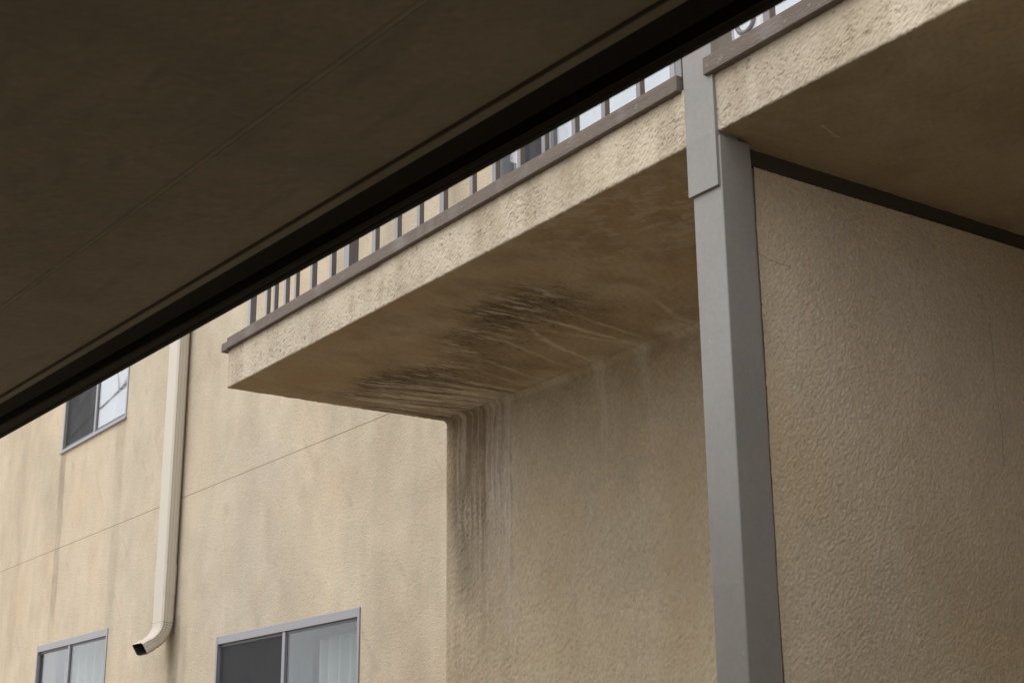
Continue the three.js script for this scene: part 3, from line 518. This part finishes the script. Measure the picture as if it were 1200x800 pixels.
// ================================================================ CARPORT over the camera
{
  const c = thing('carport', 'dark carport roof underside crossing the upper left foreground', 'carport', [0, 0, 0]);
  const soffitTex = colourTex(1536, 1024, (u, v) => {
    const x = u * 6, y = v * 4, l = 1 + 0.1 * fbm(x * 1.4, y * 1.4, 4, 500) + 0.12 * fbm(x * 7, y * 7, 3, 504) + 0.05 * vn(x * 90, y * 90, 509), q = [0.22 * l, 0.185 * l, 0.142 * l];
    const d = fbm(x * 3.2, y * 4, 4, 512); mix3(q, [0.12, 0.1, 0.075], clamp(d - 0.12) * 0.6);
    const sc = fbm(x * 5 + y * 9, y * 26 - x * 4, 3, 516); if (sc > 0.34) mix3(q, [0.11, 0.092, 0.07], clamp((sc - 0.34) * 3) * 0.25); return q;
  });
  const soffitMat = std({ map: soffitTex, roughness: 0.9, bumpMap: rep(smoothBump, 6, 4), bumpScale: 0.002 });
  const trimMat = soffitMat.clone(); trimMat.color = rgb(0.8, 0.8, 0.8);
  const Y = 2.4, lp = (name, g, m, turn) => { const me = new THREE.Mesh(g, m); me.name = name; me.rotation.y = turn; me.castShadow = me.receiveShadow = true; c.add(me); };
  const X0 = -9.4, X1 = 6, TI = 0.049, TO = 0.0375;                 // the inner boards run a hair out of true with the fascia
  const uvs = (g) => { const p = g.attributes.position, t = g.attributes.uv; for (let i = 0; i < p.count; i++) t.setXY(i, p.getX(i) / 6, p.getZ(i) / 4); return g; };
  const zs = { outer: -1.0722, g0: -1.0676, g1: -1.053, lip0: -0.998, lip1: -0.9815, seam: -0.782 };
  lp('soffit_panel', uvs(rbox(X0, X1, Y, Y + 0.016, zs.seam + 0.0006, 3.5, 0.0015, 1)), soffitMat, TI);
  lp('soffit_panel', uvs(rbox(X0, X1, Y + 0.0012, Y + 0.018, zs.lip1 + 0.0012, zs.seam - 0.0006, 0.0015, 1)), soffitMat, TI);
  const rg = new THREE.CylinderGeometry(0.005, 0.005, X1 - X0, 10, 1, false); rg.rotateZ(Math.PI / 2); rg.scale(1, 0.22, 1); rg.translate((X0 + X1) / 2, Y + 0.0004, zs.seam + 0.0055);
  lp('joint_ridge', uvs(rg), soffitMat, TI);
  lp('trim_strip', uvs(rbox(X0, X1, Y - 0.004, Y + 0.03, zs.lip0, zs.lip1, 0.002, 2)), trimMat, TI);
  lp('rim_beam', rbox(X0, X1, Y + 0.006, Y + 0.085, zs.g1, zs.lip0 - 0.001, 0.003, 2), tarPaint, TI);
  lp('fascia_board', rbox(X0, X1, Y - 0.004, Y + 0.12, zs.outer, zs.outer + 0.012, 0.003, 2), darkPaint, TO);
  lp('fascia_backing', rbox(-9, 1.2, Y - 0.0025, Y + 0.084, zs.g0 - 0.012, zs.g0, 0.003, 2), darkPaint, TI);
  const filler = new THREE.Shape(); const za = (x, t, z) => z / Math.cos(t) - x * Math.tan(t);
  filler.moveTo(-9, -(za(-9, TO, zs.outer) + 0.006)); filler.lineTo(0.1, -(za(0.1, TO, zs.outer) + 0.006)); filler.lineTo(0.1, -(za(0.1, TI, zs.g0) - 0.003)); filler.lineTo(-9, -(za(-9, TI, zs.g0) - 0.003));
  const fg = new THREE.ExtrudeGeometry(filler, { depth: 0.08, bevelEnabled: false }); fg.rotateX(-Math.PI / 2); fg.translate(0, Y - 0.0012, 0);
  lp('fascia_packing', fg, darkPaint, 0);
  lp('roof', box(X0, X1, Y + 0.086, Y + 0.115, zs.outer + 0.013, 3.6), std({ color: rgb(0.2, 0.19, 0.18), roughness: 0.9 }), TO);
  lp('added_rear_wall', uvs(box(X0, X1, 0, Y + 0.08, 3.5, 3.6)), soffitMat, TO);  // unseen wall added behind the camera to darken the carport
  lp('added_end_wall', uvs(box(2.6, 2.7, 0, Y - 0.004, -0.95, 3.45)), soffitMat, TI);  // unseen wall added at the right end to cut the light
  for (const x of [-9.25, 5.8]) lp('column', box(x - 0.06, x + 0.06, 0, Y - 0.005, -0.9, -0.78), darkPaint, TO);
}

// ================================================================ SMALL THINGS
{
  // white appliance with a round grille on the right balcony
  const t = thing('appliance', 'small white boxy appliance with round grey grille behind the right railing', 'appliance', [-2.48, 3.47, -2.5]);
  const white = std({ color: rgb(0.72, 0.73, 0.75), roughness: 0.4 }), grey = std({ color: rgb(0.2, 0.2, 0.2), roughness: 0.6 }), black = std({ color: rgb(0.02, 0.02, 0.02), roughness: 0.6 });
  part('casing', rbox(-2.535, -2.425, 3.478, 3.66, -2.56, -2.5, 0.014, 4), white, t);
  const ring = new THREE.TorusGeometry(0.032, 0.007, 8, 32); ring.translate(-2.482, 3.533, -2.499); part('grille', ring, grey, t);
  for (const x of [-2.522, -2.438]) part('foot', rbox(x - 0.008, x + 0.008, 3.46, 3.482, -2.55, -2.505, 0.003), black, t);
  part('stand', [rbox(-2.55, -2.41, 3.44, 3.46, -2.6, -2.46, 0.003), rbox(-2.5, -2.46, 3.17, 3.44, -2.55, -2.51, 0.003)], grey, t);
}

// ================================================================ BARE TREE across the yard, mirrored in the upper window
{
  const t = thing('bare_tree', 'bare leafless tree across the yard, mirrored in the upper left window', 'tree', [-23.3, 0, 0.1]);
  const r = rng(417), trunk = [], limbs = [], bark = std({ color: rgb(0.075, 0.06, 0.05), roughness: 1, bumpMap: rep(smoothBump, 2, 6), bumpScale: 0.01 });
  const up = new THREE.Vector3(0, 1, 0);
  function limb(list, a, dir, len, r0, r1) {
    const g = new THREE.CylinderGeometry(r1, r0, len, r0 > 0.03 ? 7 : 4, 1); g.translate(0, len / 2, 0);
    g.applyQuaternion(new THREE.Quaternion().setFromUnitVectors(up, dir)); g.translate(a.x, a.y, a.z); list.push(g);
    return a.clone().addScaledVector(dir, len);
  }
  function grow(a, dir, len, rad, depth) {
    let p = a, d = dir.clone();
    for (let i = 0; i < 3; i++) { p = limb(depth === 0 ? trunk : limbs, p, d, len / 3, rad * (1 - 0.13 * i), rad * (1 - 0.13 * (i + 1))); d = d.clone().add(new THREE.Vector3(r() - 0.5, 0.25 * r(), r() - 0.5).multiplyScalar(0.35)).normalize(); }
    if (depth >= 6) return;
    const n = depth === 0 ? 4 : 2 + (r() < 0.5 ? 1 : 0);
    for (let i = 0; i < n; i++) { const q = new THREE.Vector3(r() - 0.5, 0.15 + 0.35 * r(), r() - 0.5).normalize(); grow(p, d.clone().multiplyScalar(0.75).add(q.multiplyScalar(0.8)).normalize(), (depth ? len : 2.3) * (0.62 + 0.2 * r()), rad * 0.6, depth + 1); }
  }
  grow(new THREE.Vector3(-23.3, 0, 0.1), up.clone(), 4.3, 0.1, 0);
  part('trunk', trunk, bark, t); part('crown', limbs, bark, t);
}

renderer.render(scene, camera);
